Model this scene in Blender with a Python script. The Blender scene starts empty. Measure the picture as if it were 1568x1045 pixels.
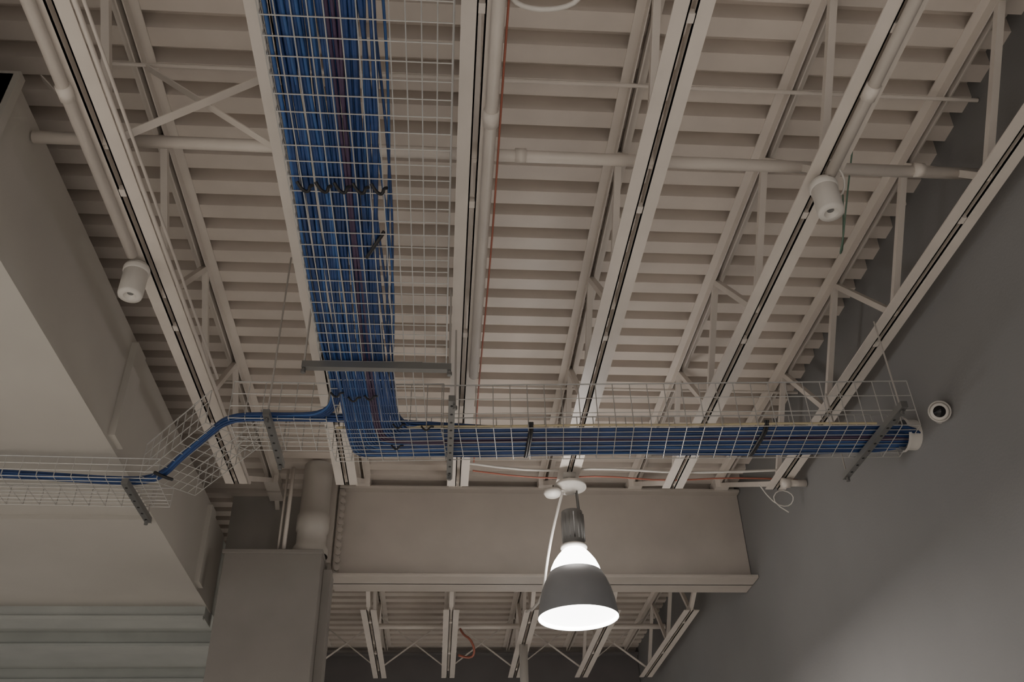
import bpy, math, random
import numpy as np
from mathutils import Matrix, Vector
random.seed(7)
CZ=1.6                      # eye height; heights below are given relative to it
C=bpy.context.collection

# ------------------------------------------------------------------ materials
def mat(name,col,rough=.6,metal=0,var=.06,scale=3,emit=None,es=0,bump=0,trans=0,spec=.5):
    m=bpy.data.materials.new(name);m.use_nodes=True;nt=m.node_tree
    b=nt.nodes['Principled BSDF']
    b.inputs['Roughness'].default_value=rough;b.inputs['Metallic'].default_value=metal
    b.inputs['Specular IOR Level'].default_value=spec
    tc=nt.nodes.new('ShaderNodeTexCoord');n=nt.nodes.new('ShaderNodeTexNoise')
    n.inputs['Scale'].default_value=scale;n.inputs['Detail'].default_value=5
    nt.links.new(tc.outputs['Object'],n.inputs['Vector'])
    r=nt.nodes.new('ShaderNodeValToRGB');e=r.color_ramp.elements
    e[0].position=.3;e[1].position=.7
    e[0].color=tuple(c*(1-var) for c in col)+(1,);e[1].color=tuple(min(1,c*(1+var)) for c in col)+(1,)
    nt.links.new(n.outputs['Fac'],r.inputs['Fac']);nt.links.new(r.outputs[0],b.inputs['Base Color'])
    if bump:
        n2=nt.nodes.new('ShaderNodeTexNoise');n2.inputs['Scale'].default_value=60
        nt.links.new(tc.outputs['Object'],n2.inputs['Vector'])
        bp=nt.nodes.new('ShaderNodeBump');bp.inputs['Strength'].default_value=bump;bp.inputs['Distance'].default_value=.01
        nt.links.new(n2.outputs['Fac'],bp.inputs['Height']);nt.links.new(bp.outputs[0],b.inputs['Normal'])
    if emit:
        b.inputs['Emission Color'].default_value=emit+(1,);b.inputs['Emission Strength'].default_value=es
        try: m.cycles.emission_sampling='NONE'
        except Exception: pass
    return m
M_deck=mat('deck_paint',(.66,.595,.535),.45)
M_steel=mat('joist_paint',(.69,.635,.58),.4)
M_beam=mat('beam_paint',(.48,.435,.39),.5)
M_wall=mat('wall_paint_grey',(.235,.232,.232),.7,bump=.1,scale=1)
M_bulk=mat('bulkhead_paint',(.48,.455,.415),.7,bump=.05,scale=1)
M_col=mat('column_paint',(.26,.24,.22),.7,bump=.05)
M_green=mat('soffit_paint_grey_green',(.43,.445,.42),.6)
M_floor=mat('concrete_floor',(.46,.44,.41),.6,bump=.1)
M_wire=mat('zinc_wire',(.54,.53,.51),.4,.5)
M_galv=mat('galvanised_strut',(.24,.24,.235),.45,.7)
M_rod=mat('painted_rod',(.42,.39,.36),.5)
M_blue=mat('cable_blue',(.018,.050,.165),.42,var=.25,scale=8)
M_blue2=mat('cable_light_blue',(.035,.10,.28),.42,var=.2)
M_pur=mat('cable_violet',(.06,.035,.08),.45)
M_black=mat('black_plastic',(.012,.012,.014),.5)
M_white=mat('white_plastic',(.66,.63,.59),.4)
M_lens=mat('dark_glass',(.01,.01,.012),.08)
M_cream=mat('cable_cream',(.55,.47,.30),.5)
M_red=mat('cable_red',(.36,.12,.08),.5)
M_teal=mat('cable_green',(.12,.20,.15),.5)
M_shade=mat('anodised_shade',(.33,.34,.355),.4,.2)
M_ball=mat('ballast_paint',(.20,.195,.19),.5)
M_inner=mat('reflector_lit',(.9,.88,.84),.4,emit=(1,.97,.94),es=9)
M_glow=mat('lens_lit',(.9,.88,.84),.4,emit=(1,.97,.94),es=12)
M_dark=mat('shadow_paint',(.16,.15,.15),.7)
M_infill=mat('infill_paint',(.38,.36,.33),.7)
M_duct=mat('duct_paint',(.46,.43,.39),.5)

# ------------------------------------------------------------------ mesh helper
class MB:
    def __init__(s): s.v=[];s.f=[];s.m=[]
    def box(s,a,b,mi=0):
        x0,y0,z0=a;x1,y1,z1=b;n=len(s.v)
        s.v+=[(x0,y0,z0),(x1,y0,z0),(x1,y1,z0),(x0,y1,z0),(x0,y0,z1),(x1,y0,z1),(x1,y1,z1),(x0,y1,z1)]
        for q in ((3,2,1,0),(4,5,6,7),(0,1,5,4),(1,2,6,5),(2,3,7,6),(3,0,4,7)):
            s.f.append(tuple(n+i for i in q));s.m.append(mi)
    def cyl(s,p,q,r,n=8,mi=0,r2=None,cap=True):
        p=Vector(p);q=Vector(q);d=(q-p).normalized()
        u=d.orthogonal().normalized() if abs(d.z)<.99 else Vector((1,0,0));w=d.cross(u)
        if r2 is None:r2=r
        b=len(s.v)
        for c,rr in ((p,r),(q,r2)):
            for i in range(n):
                a=2*math.pi*i/n;s.v.append(tuple(c+(u*math.cos(a)+w*math.sin(a))*rr))
        for i in range(n):
            j=(i+1)%n;s.f.append((b+i,b+j,b+n+j,b+n+i));s.m.append(mi)
        if cap:
            s.f.append(tuple(b+i for i in range(n))[::-1]);s.m.append(mi)
            s.f.append(tuple(b+n+i for i in range(n)));s.m.append(mi)
    def bar(s,p,q,w,t,mi=0,side=(1,0,0)):
        p=Vector(p);q=Vector(q);d=(q-p).normalized();a=Vector(side);a=(a-d*a.dot(d)).normalized();c=d.cross(a)
        n=len(s.v)
        for e in (p,q):
            for i,j in ((-1,-1),(1,-1),(1,1),(-1,1)):
                s.v.append(tuple(e+a*i*w/2+c*j*t/2))
        for k in ((3,2,1,0),(4,5,6,7),(0,1,5,4),(1,2,6,5),(2,3,7,6),(3,0,4,7)):
            s.f.append(tuple(n+i for i in k));s.m.append(mi)
    def lathe(s,prof,c,n=40,mi=0):
        b=len(s.v)
        for r,z in prof:
            for i in range(n):
                a=2*math.pi*i/n;s.v.append((c[0]+r*math.cos(a),c[1]+r*math.sin(a),c[2]+z))
        for k in range(len(prof)-1):
            for i in range(n):
                j=(i+1)%n;s.f.append((b+k*n+i,b+k*n+j,b+(k+1)*n+j,b+(k+1)*n+i));s.m.append(mi)
    def obj(s,name,mats,smooth=False,parent=None,bevel=0):
        me=bpy.data.meshes.new(name);me.from_pydata([(x,y,z+CZ) for x,y,z in s.v],[],s.f)
        for mm in mats: me.materials.append(mm)
        for p,i in zip(me.polygons,s.m): p.material_index=i; p.use_smooth=smooth
        me.update();o=bpy.data.objects.new(name,me);C.objects.link(o)
        if smooth:
            bpy.context.view_layer.objects.active=o;o.select_set(True)
            try: bpy.ops.object.shade_auto_smooth(angle=.7)
            except Exception: pass
            o.select_set(False)
        if bevel:
            b=o.modifiers.new('b','BEVEL');b.width=bevel;b.segments=2
        if parent:o.parent=parent
        return o
def tubes(name,paths,mats,res=2,parent=None):
    cu=bpy.data.curves.new(name,'CURVE');cu.dimensions='3D';cu.bevel_depth=1.0;cu.bevel_resolution=res;cu.use_fill_caps=True
    for mm in mats:cu.materials.append(mm)
    for pts,r,mi in paths:
        sp=cu.splines.new('NURBS');sp.points.add(len(pts)-1)
        for p,q in zip(sp.points,pts): p.co=(q[0],q[1],q[2]+CZ,1);p.radius=r
        sp.order_u=3;sp.use_endpoint_u=True;sp.resolution_u=3;sp.material_index=mi;sp.use_smooth=True
    o=bpy.data.objects.new(name,cu);C.objects.link(o)
    if parent:o.parent=parent
    return o

# ------------------------------------------------------------------ deck
def deck():
    b=MB();x0,x1=-7,3.08;z=4.25;P=.2286;h=.11
    y=-3.0;prof=[]
    while y<17.5:
        prof+=[(y,z),(y+.122,z),(y+.134,z+h),(y+.217,z+h)];y+=P
    for x in (x0,x1):
        for (yy,zz) in prof:b.v.append((x,yy,zz))
    n=len(prof)
    for i in range(n-1): b.f.append((i,i+1,n+i+1,n+i));b.m.append(0)
    b.box((x0,-3,z+h+.02),(x1,17.6,z+h+.08))
    return b.obj('ceiling',[M_deck])
deck()

# ------------------------------------------------------------------ joists
JX=[-1.72,-.81,.12,1.04,1.97,2.88]
zb,zt=3.46,4.25
def chord(b,x,y0,y1,z,up,w=.076,g=.014,t=.008):
    s=1 if up else -1
    for k in (-1,1):
        xa,xb=sorted((x+k*g,x+k*(g+w)))
        b.box((xa,y0,min(z,z+s*t)),(xb,y1,max(z,z+s*t)))
        xa,xb=sorted((x+k*g,x+k*(g+t)))
        b.box((xa,y0,min(z,z+s*.07)),(xb,y1,max(z,z+s*.07)))
def joist(x,yb0,yb1,yt0,yt1,first,last,ph=0):
    b=MB()
    chord(b,x,yb0,yb1,zb,True);chord(b,x,yt0,yt1,zt,False,w=.06)
    P=1.22
    y=last if last is not None else first
    pts=[]
    d=-1 if last is not None else 1
    k=0;yy=y
    while yb0-.01<=yy<=yb1+.01:
        pts.append((yy,zb+.03 if k%2==0 else zt-.04));k+=1;yy+=d*P/2
    for p,q in zip(pts,pts[1:]):
        b.bar((x,p[0],p[1]),(x,q[0],q[1]),.040,.040)
    for yy in np.arange(yb0+.4,yb1,1.22):
        b.box((x-.015,yy,zb-.006),(x+.015,yy+.05,zb+.03))
    if last is not None:
        b.bar((x,yb1-.05,zb+.03),(x,yt1-.12,zt-.04),.045,.045)
        b.box((x-.07,yt1-.2,zt-.1),(x+.07,yt1,zt))
    if first is not None:
        b.bar((x,yb0+.05,zb+.03),(x,yt0+.12,zt-.04),.045,.045)
        b.box((x-.07,yt0,zt-.1),(x+.07,yt0+.2,zt))
    return b.obj('roof_joist',[M_steel])
for i,x in enumerate(JX):
    joist(x,-2.9,7.06,-2.9,8.62,None,6.98)
for x in JX:
    joist(x,10.2,13.0,8.66,14.2,10.28,None)

# bridging + cross bracing
b=MB()
b.cyl((-2.15,3.36,4.17),(3.07,3.36,4.17),.012,8)
b.cyl((-2.15,6.6,4.17),(3.07,6.6,4.17),.012,8)
xa,xb=JX[0],JX[1]
b.bar((xa+.05,3.3,3.52),(xb-.05,3.3,4.15),.05,.006,side=(0,1,0))
b.bar((xa+.05,3.36,4.15),(xb-.05,3.36,3.52),.05,.006,side=(0,1,0))
b.bar((xa-.05,3.3,3.52),(-2.15,3.3,3.95),.05,.006,side=(0,1,0))
for xa,xb in zip(JX,JX[1:]):
    b.bar((xa,12.7,3.5),(xb,12.7,4.2),.06,.006,side=(0,1,0))
    b.bar((xa,12.74,4.2),(xb,12.74,3.5),.06,.006,side=(0,1,0))
b.cyl((-1.0,12.3,3.95),(3.07,12.3,3.95),.035,12)
b.obj('joist_bridging',[M_steel])

# ------------------------------------------------------------------ room shell
b=MB();b.box((3.08,-4,-CZ),(3.28,18,4.44));b.obj('wall_right',[M_wall])
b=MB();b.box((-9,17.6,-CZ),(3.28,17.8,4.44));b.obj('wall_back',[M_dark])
b=MB();b.box((-7.2,-3,2.97),(-7.0,17.6,4.44));b.box((-7.2,-3.2,3.3),(-2.2,-3.0,4.44));b.obj('light_block_left_upper',[M_dark])  # unseen panels added to keep world light off the deck above the bulkhead
b=MB();b.box((-9,-6,-CZ-.1),(3.28,17.8,-CZ));b.obj('floor',[M_floor])
XL=-2.2
b=MB()
b.box((-7,-3,2.97),(XL,3.15,3.32))
b.box((-7,3.15,2.97),(XL,8.26,3.80))
b.box((-7,8.26,3.00),(XL-.02,8.95,3.80))
b.box((XL-.1,3.15,3.1),(XL+.03,3.21,3.82))
b.box((XL,5.42,3.0),(XL+.045,5.62,3.74))
b.box((XL,8.08,3.0),(XL+.045,8.26,3.74))
b.box((-7,6.62,2.935),(XL-.02,6.70,2.97))
b.obj('wall_left_bulkhead',[M_bulk])
b=MB()
b.box((-7,8.96,3.02),(XL-.03,14,3.78),0)
for y in (8.75,9.6,10.9,12.6):
    b.box((-7,y,2.89),(XL-.03,y+.30,3.03),0)
    b.box((-7,y-.04,2.87),(XL-.03,y+.02,2.90),0)
b.obj('ceiling_soffit_left',[M_green])

def ibeam(name,y,x0,x1,m,z0=3.17,z1=4.16,w=.42):
    b=MB()
    b.box((x0,y-.012,z0),(x1,y+.012,z1))
    b.box((x0,y-w/2,z0),(x1,y+w/2,z0+.03))
    b.box((x0,y-w/2+.1,z1-.03),(x1,y+w/2-.1,z1))
    return b.obj(name,[m],bevel=.004)
ibeam('steel_beam',8.60,-1.04,3.075,M_beam)
ibeam('steel_beam',14.3,-2.2,3.075,M_dark)  # far beam: its shadow is put into the dark paint colour

b=MB()
b.box((-1.98,8.10,-CZ),(-1.10,8.50,3.30),0)
b.box((-1.10,8.30,-CZ),(-1.02,8.50,3.2),0)
b.box((-2.0,8.085,3.27),(-1.09,8.5,3.31),0)
b.obj('boxed_column',[M_col],bevel=.006)
b=MB()
b.box((-1.13,8.42,3.31),(-1.06,8.75,4.25),0)
b.box((-1.04,8.50,3.22),(-.99,8.585,4.12),0)
for i in range(11):
    z=3.28+i*.078
    b.cyl((-1.0,8.47,z),(-1.0,8.51,z),.027,8,0)
b.obj('beam_connection_plate',[M_beam])
b=MB();b.box((-2.19,8.96,2.8),(-1.12,9.03,4.25));b.obj('wall_back_infill',[M_infill])
b=MB();c=(-1.235,8.27,0)
b.lathe([(.14,4.25),(.14,3.72),(.155,3.71),(.155,3.56),(.14,3.55),(.14,3.42),(.165,3.38),(.165,3.31)],c,32)
b.obj('round_duct',[M_duct],smooth=True)
b=MB();b.cyl((-1.47,8.2,3.31),(-1.47,8.2,4.2),.02,10);b.cyl((-1.53,8.25,3.31),(-1.53,8.25,4.2),.012,8);b.obj('vertical_conduit',[M_steel],smooth=True)

# ------------------------------------------------------------------ sprinkler pipe & conduits
b=MB();b.cyl((-2.19,3.48,3.70),(3.07,3.5,3.70),.034,16)
for x in (.35,2.6): b.cyl((x,3.485,3.70),(x+.06,3.485,3.70),.040,16)
b.obj('sprinkler_pipe',[M_steel],smooth=True)
b=MB()
b.cyl((-1.60,-2,3.44),(-1.60,7.0,3.44),.013,8);b.cyl((-1.56,-2,3.44),(-1.56,5.4,3.44),.009,8)
b.cyl((-1.79,-2,3.43),(-1.79,4.1,3.43),.03,12);b.cyl((-1.79,2.9,3.43),(-1.79,2.98,3.43),.037,12)
b.cyl((1.985,-2,3.43),(1.985,3.28,3.43),.03,12);b.cyl((1.985,2.7,3.43),(1.985,2.78,3.43),.037,12)
b.cyl((.19,-2,3.435),(.19,5.3,3.435),.032,12);b.cyl((.19,2.95,3.435),(.19,3.04,3.435),.04,12)
b.cyl((2.88,6.85,3.42),(3.07,6.85,3.42),.03,16);b.cyl((2.86,6.85,3.42),(2.93,6.85,3.42),.042,16)
b.obj('ceiling_conduit',[M_steel],smooth=True)
def can(x,y):
    b=MB()
    b.lathe([(.0,3.43),(.055,3.43),(.068,3.415),(.068,3.22),(.064,3.205),(.036,3.205)],(x,y,0),32,0)
    b.lathe([(.036,3.205),(.032,3.215),(.018,3.225)],(x,y,0),32,0)
    b.lathe([(.018,3.225),(0,3.226)],(x,y,0),32,1)
    b.lathe([(.074,3.40),(.074,3.375),(.068,3.37)],(x,y,0),32,0)
    b.obj('cylinder_downlight',[M_white,M_galv],smooth=True)
can(-1.78,4.19);can(1.96,3.34)

# ------------------------------------------------------------------ mesh trays
WR=.0029
def grid_strip(b,O,U,V,lu,lv,nu,nv,r=WR):
    O=Vector(O);U=Vector(U).normalized();V=Vector(V).normalized()
    for j in range(nv+1):
        p=O+V*(lv*j/nv);b.cyl(p,p+U*lu,r,5)
    for i in range(nu+1):
        p=O+U*(lu*i/nu);b.cyl(p,p+V*lv,r,5)
def tray_seg(b,p,q,w,h,left=True,right=True,pit=.1):
    p=Vector(p);q=Vector(q);d=(q-p);L=d.length;d.normalize();s=Vector((0,0,1)).cross(d).normalized()
    nu=max(1,round(L/pit))
    grid_strip(b,p-s*w/2,d,s,L,w,nu,max(2,round(w/.058)))
    for k,on in ((-1,right),(1,left)):
        if on:
            grid_strip(b,p+s*k*w/2,d,(0,0,1),L,h,nu,3,r=WR*1.15)
            b.cyl(p+s*k*w/2+Vector((0,0,h)),q+s*k*w/2+Vector((0,0,h)),WR*1.7,6)
ZT=2.95
b=MB()
tray_seg(b,(-.36,-1,ZT),(-.36,4.42,ZT),.72,.11,pit=.0915)
tray_seg(b,(-.42,4.42,ZT),(-.40,5.1,ZT),.56,.11,pit=.1,right=False)
b.obj('wire_mesh_cable_tray',[M_wire])
b=MB()
LY=lambda x:5.40-(.11*x if x>0 else .055*x)       # centre line of the crossing tray
LZ=lambda x:ZT-.036*max(0,x)
tray_seg(b,(-.75,LY(-.75),ZT),(0,LY(0),ZT),.44,.34,pit=.112)
tray_seg(b,(0,LY(0),ZT),(3.035,LY(3.035),LZ(3.035)),.43,.33,pit=.112)
BX,BY,BZ=-1.88,5.84,2.84
tray_seg(b,(-1.36,5.30,ZT),(-.75,5.30,ZT),.42,.27,pit=.11)
tray_seg(b,(BX,BY,BZ),(-1.36,5.30,ZT),.42,.24,pit=.1)
b.obj('wire_mesh_cable_tray',[M_wire])
b=MB()
tray_seg(b,(-5.5,5.72,2.765),(BX-.02,BY,2.785),.44,.145,pit=.11)
b.obj('wire_mesh_cable_tray',[M_wire])

def strut(b,p,q,w=.041):
    b.bar(p,q,w,w,0,side=(0,0,1))
b=MB()
strut(b,(-.82,4.42,2.915),(.03,4.42,2.915))
for x,y0,y1,zz in ((.04,4.75,5.80,2.915),(2.77,4.56,5.54,2.815),(-1.10,4.95,5.66,2.915),(-2.08,5.58,6.2,2.745)):
    strut(b,(x,y0,zz),(x,y1,zz))
    for y in np.arange(y0+.06,y1,.1):
        b.cyl((x,y,zz-.0225),(x,y,zz-.0205),.009,8,1)
for x,y,z,t in ((-.81,4.42,2.9,3.5),(.02,4.42,2.9,3.5),(.06,4.80,2.9,3.47),(.04,5.75,2.9,3.47),(2.77,4.61,2.8,3.47),(2.77,5.50,2.8,3.47),
              (-1.10,5.00,2.9,4.2),(-1.10,5.62,2.9,3.3),(-2.08,6.16,2.73,2.97)):
    b.cyl((x,y,z-.02),(x,y,t),.006,6,2);b.cyl((x,y,z-.035),(x,y,z-.012),.014,6,0)
b.obj('unistrut_hanger',[M_galv,M_black,M_rod])

# ------------------------------------------------------------------ cables
paths=[]
def cab(pts,r,mi): paths.append((pts,r,mi))
N=27
def leftrun(ox,oz,z0):
    return [(-.95,5.09+ox,z0+.01+oz),(-1.28,5.09+ox,z0+.01+oz),(-1.40,5.14+ox,z0+oz),(-1.48,5.23+ox,z0-.01+oz),(-1.76,5.54+ox,2.885+oz),(-1.84,5.64+ox,2.855+oz),(-1.95,5.72+ox,2.83+oz),
            (-2.12,5.74+ox,2.815+oz),(-2.7,5.64+ox,2.805+oz),(-3.2,5.58+ox,2.80+oz),(-5.4,5.50+ox,2.795+oz)]
for layer in range(2):
  for i in range(N-layer*3):
    u=(i+.5*layer)/(N-1)
    x0=-.70+u*.385;ph=random.random()*6;am=.006+.007*random.random();fr=random.uniform(1.7,2.8)
    if u>.86: am+=.012
    mi=1 if random.random()<.16 else (2 if abs(i-17)<2 and layer==0 else 0)
    z0=ZT+.012+layer*.014
    pts=[]
    y=-1.0
    while y<4.4:
        sq=1-.03*max(0,y-2)
        xx=-.70+(x0+.70)*sq
        pts.append((xx+am*math.sin(y*fr+ph)+random.uniform(-.003,.003),y,z0+random.uniform(0,.006)));y+=.22
    if i<4:
        pts+=[(x0*.96,4.7,z0),(x0-.01,4.95,z0+.01),(x0-.10,5.07+.012*i,z0+.01)]+leftrun(.012*i,0,z0)
    else:
        v=(i-4)/(N-5)
        off=(.19-.37*v)*.95
        yc=LY(x0)+off
        pts+=[(x0+.0,4.72,z0-.012),(x0+.015,yc-.14,z0-.005),(x0+.06,yc-.02,z0),(x0+.2,LY(x0+.2)+off,z0)]
        x=x0+.45;dz=z0-ZT
        while x<3.0:
            pts.append((x,LY(x)+off+.010*math.sin(x*fr*1.3+ph)+random.uniform(-.003,.003),LZ(x)+dz+random.uniform(-.003,.006)));x+=.22
        pts.append((3.07,LY(3.05)+off*.5,LZ(3.05)+dz))
    cab(pts,.0082,mi)
for i in range(8):
    a=i*.8;ox=.024*math.cos(a);oz=.022*math.sin(a)+.014
    cab([(.3,LY(.3)-.10+ox,ZT+oz+.03),(-.3,LY(-.3)-.2+ox,ZT+oz+.03),(-.6,5.12+ox,ZT+oz+.02)]+leftrun(.02+ox,oz,ZT),.0078,0)
for k in range(4):
    pts=[];y=1.5
    while y<5.0:
        pts.append((-.32+.03*math.sin(y*1.7+k*1.3)+.01*k-.02*max(0,y-3.6),y,ZT+.02+.01*k));y+=.25
    pts+=[(-.30,5.15,ZT+.03),(-.1,LY(-.1)-.1,ZT+.03),(.5,LY(.5)-.12,ZT+.03)]
    cab(pts,.006,1 if k%2 else 0)
tubes('blue_data_cables',paths,[M_blue,M_blue2,M_pur])
tubes('cream_cable',[([(-.7,LY(-.7)-.21,ZT+.02)]+[(x,LY(x)-.205+.004*math.sin(x*5),LZ(x)+.022) for x in np.arange(-.5,3.0,.25)],.008,0)],[M_cream])
P=[([(.238+.005*math.sin(y*2),y,3.45) for y in np.arange(-1,6.9,.4)],.0055,0),
   ([(.24,6.85,3.5),(.8,6.95,3.47),(1.3,6.9,3.5),(1.9,6.95,3.47),(2.5,6.9,3.5),(3.05,6.95,3.5)],.007,0),
   ([(.24,11.0,3.5),(.27,10.9,3.4),(.36,10.8,3.32),(.42,10.9,3.2),(.36,11,3.14),(.22,10.9,3.16)],.014,0)]
tubes('red_wiring',P,[M_red])
P=[([(.15,6.7,3.5),(.7,6.85,3.49),(1.3,6.8,3.52),(2.1,6.85,3.49),(3.0,6.75,3.5)],.011,0),
   ([(2.7,6.95,3.45),(2.8,7.0,3.3),(2.95,7.0,3.26),(3.0,6.95,3.36),(2.86,6.95,3.42),(2.78,6.98,3.3),(2.93,7.0,3.22)],.005,0),
   ([(.98,6.8,3.30),(.90,6.85,3.05),(.84,7.0,2.75),(.82,7.3,2.5),(.82,8.6,2.9)],.012,0),
   ([(.2,2.0,3.5),(.21,2.35,3.5),(.3,2.42,3.49),(.45,2.42,3.49),(.56,2.37,3.5),(.62,2.2,3.52)],.012,0),
   ([(1.96,3.2,3.45),(2.06,3.26,3.42),(2.08,3.4,3.36),(2.0,3.42,3.4)],.006,0)]
tubes('white_wiring',P,[M_white])
tubes('green_wiring',[([(2.40,3.6,4.1),(2.36,3.8,3.8),(2.37,4.0,3.62),(2.40,4.15,3.62),(2.48,4.2,3.74),(2.52,4.1,4.1)],.005,0)],[M_teal])
P=[]
for k in range(5):
    x=-.68+k*.082;y=3.02
    P.append(([(x,y-.05,ZT-.012),(x+.02,y-.02,ZT-.035),(x+.05,y+.0,ZT-.03),(x+.055,y-.03,ZT-.015),(x+.07,y-.045,ZT-.03)],.008,0))
P.append(([(-.40,3.48,ZT-.01),(-.38,3.43,ZT-.02),(-.35,3.37,ZT-.015),(-.31,3.33,ZT+.03)],.010,0))
for x in (.55,2.05):
    z=LZ(x)
    for dx in (0,.014):
        P.append(([(x+dx,LY(x)-.22,z+.04),(x+dx,LY(x)-.21,z-.008),(x+dx,LY(x),z-.010),(x+dx,LY(x)+.21,z-.008),(x+dx,LY(x)+.22,z+.04)],.009,0))
for x,y in ((-.66,4.75),(-.56,4.8),(-.46,4.78),(-.30,5.12),(-.12,5.14),(-.32,5.4)):
    P.append(([(x-.03,y,ZT-.01),(x-.01,y+.03,ZT-.025),(x+.015,y+.02,ZT-.025),(x+.03,y-.015,ZT-.015),(x+.05,y-.01,ZT-.02)],.006,0))
P.append(([(-1.90,5.58,2.81),(-1.87,5.66,2.82),(-1.83,5.74,2.84)],.012,0))
tubes('velcro_cable_ties',P,[M_black])

# ------------------------------------------------------------------ camera & sleeve at right wall
b=MB()
p=Vector((3.03,4.64,2.815));d=Vector((-.5,-.72,-.45)).normalized()
b.cyl(p-d*.03,p+d*.05,.066,24,0);b.cyl(p+d*.05,p+d*.065,.058,24,0,r2=.046);b.cyl(p+d*.064,p+d*.067,.036,20,1)
b.cyl(p,(3.08,4.74,2.815),.03,12,0)
b.obj('security_camera',[M_white,M_lens],smooth=True)
b=MB();b.cyl((3.0,5.06,2.885),(3.08,5.06,2.885),.10,24,0,cap=False);b.cyl((2.98,5.06,2.885),(3.0,5.06,2.885),.115,24,0,cap=False)
b.obj('wall_cable_sleeve',[M_white],smooth=True)

# ------------------------------------------------------------------ high bay lamp
def highbay(x,y,zo=0,top=3.46,power=0,up=0):
    e=bpy.data.objects.new('high_bay_pendant_lamp',None);C.objects.link(e)
    c=(x,y,zo)
    b=MB()
    b.lathe([(0,3.36),(.12,3.36),(.135,3.345),(.135,3.325),(.05,3.30),(.045,3.28),(0,3.28)],c,32)
    b.lathe([(0,3.29),(.07,3.29),(.075,3.27),(.06,3.245),(0,3.24)],(x-.15,y-.02,zo),24)
    b.box((x-.17,y-.02,zo+3.29),(x,y+.02,zo+3.31))
    b.cyl((x,y,zo+3.35),(x,y,top+.05),.016,10);b.box((x-.05,y-.03,zo+3.42),(x+.05,y+.03,top+.02))
    b.obj('canopy_box',[M_white],smooth=True,parent=e)
    b=MB();b.cyl((x+.05,y,zo+3.30),(x+.06,y,zo+3.09),.012,8);b.obj('cord',[M_galv],smooth=True,parent=e)
    b=MB()
    b.lathe([(0,3.12),(.06,3.12),(.085,3.11),(.088,3.0),(.088,2.85),(.08,2.81),(.06,2.80)],c,32)
    for k in range(16):
        a=k*math.pi/8;b.box((x+.088*math.cos(a)-.003,y+.088*math.sin(a)-.003,zo+2.86),(x+.094*math.cos(a)+.003,y+.094*math.sin(a)+.003,zo+3.08))
    b.obj('ballast_housing',[M_ball],smooth=True,parent=e)
    b=MB();b.lathe([(.075,2.83),(.105,2.82),(.105,2.80),(.07,2.79)],c,32);b.obj('collar',[M_white],smooth=True,parent=e)
    b=MB();b.lathe([(.07,2.80),(.10,2.775),(.13,2.74),(.165,2.69),(.188,2.64),(.198,2.60)],c,40);b.obj('glass_neck',[M_glow],smooth=True,parent=e)
    b=MB();b.lathe([(.192,2.605),(.206,2.595),(.240,2.53),(.268,2.46),(.290,2.37),(.300,2.30),(.306,2.26),(.306,2.245)],c,48);b.obj('shade',[M_shade],smooth=True,parent=e)
    b=MB();b.lathe([(.19,2.60),(.232,2.53),(.26,2.46),(.282,2.37),(.292,2.31),(.302,2.246)],c,48);b.lathe([(0,2.30),(.2,2.295),(.29,2.27)],c,48);b.obj('reflector_lens',[M_inner],smooth=True,parent=e)
    if power:
        l=bpy.data.lights.new('lamp_down','AREA');l.shape='DISK';l.size=.55;l.energy=power;l.color=(1,.94,.88)
        o=bpy.data.objects.new('lamp_down',l);C.objects.link(o);o.location=(x,y,2.23+CZ+zo);o.parent=e
    if up:
        l=bpy.data.lights.new('lamp_glow','POINT');l.shadow_soft_size=.2;l.energy=up;l.color=(1,.93,.86)
        o=bpy.data.objects.new('lamp_glow',l);C.objects.link(o);o.location=(x,y,2.74+CZ+zo);o.parent=e
    return e
highbay(1.04,6.8,power=70,up=60)
highbay(.58,-2.4,power=420,up=75)  # lamp added behind the camera, out of view, to light the ceiling
highbay(-5.0,1.5,zo=-.75,top=2.95,power=260,up=60)  # made-up lamp off to the left, unseen, added as a low light source
highbay(1.04,11.5,zo=-1.0,power=150)  # extra lamp added low in the second bay for its light

# ------------------------------------------------------------------ world
w=bpy.data.worlds.new('w');bpy.context.scene.world=w;w.use_nodes=True
bg=w.node_tree.nodes['Background'];bg.inputs[0].default_value=(1,.96,.92,1);bg.inputs[1].default_value=.44

# ------------------------------------------------------------------ camera
f=1400.;m=-0.028;vp=(662,1510)
Y=np.array([vp[0]-784,-(vp[1]-522.5),-f]);Y/=np.linalg.norm(Y)
Z=np.cross(np.array([1,-m,0.]),Y);Z/=np.linalg.norm(Z)
if Z[1]<0:Z=-Z
X=np.cross(Y,Z)
Mx=Matrix([list(X),list(Y),list(Z)]).to_4x4();Mx.translation=Vector((0,0,CZ))
cam=bpy.data.cameras.new('camera');co=bpy.data.objects.new('camera',cam);C.objects.link(co)
cam.sensor_width=36;cam.lens=36*f/1568;cam.clip_start=.05;co.matrix_world=Mx
bpy.context.scene.camera=co
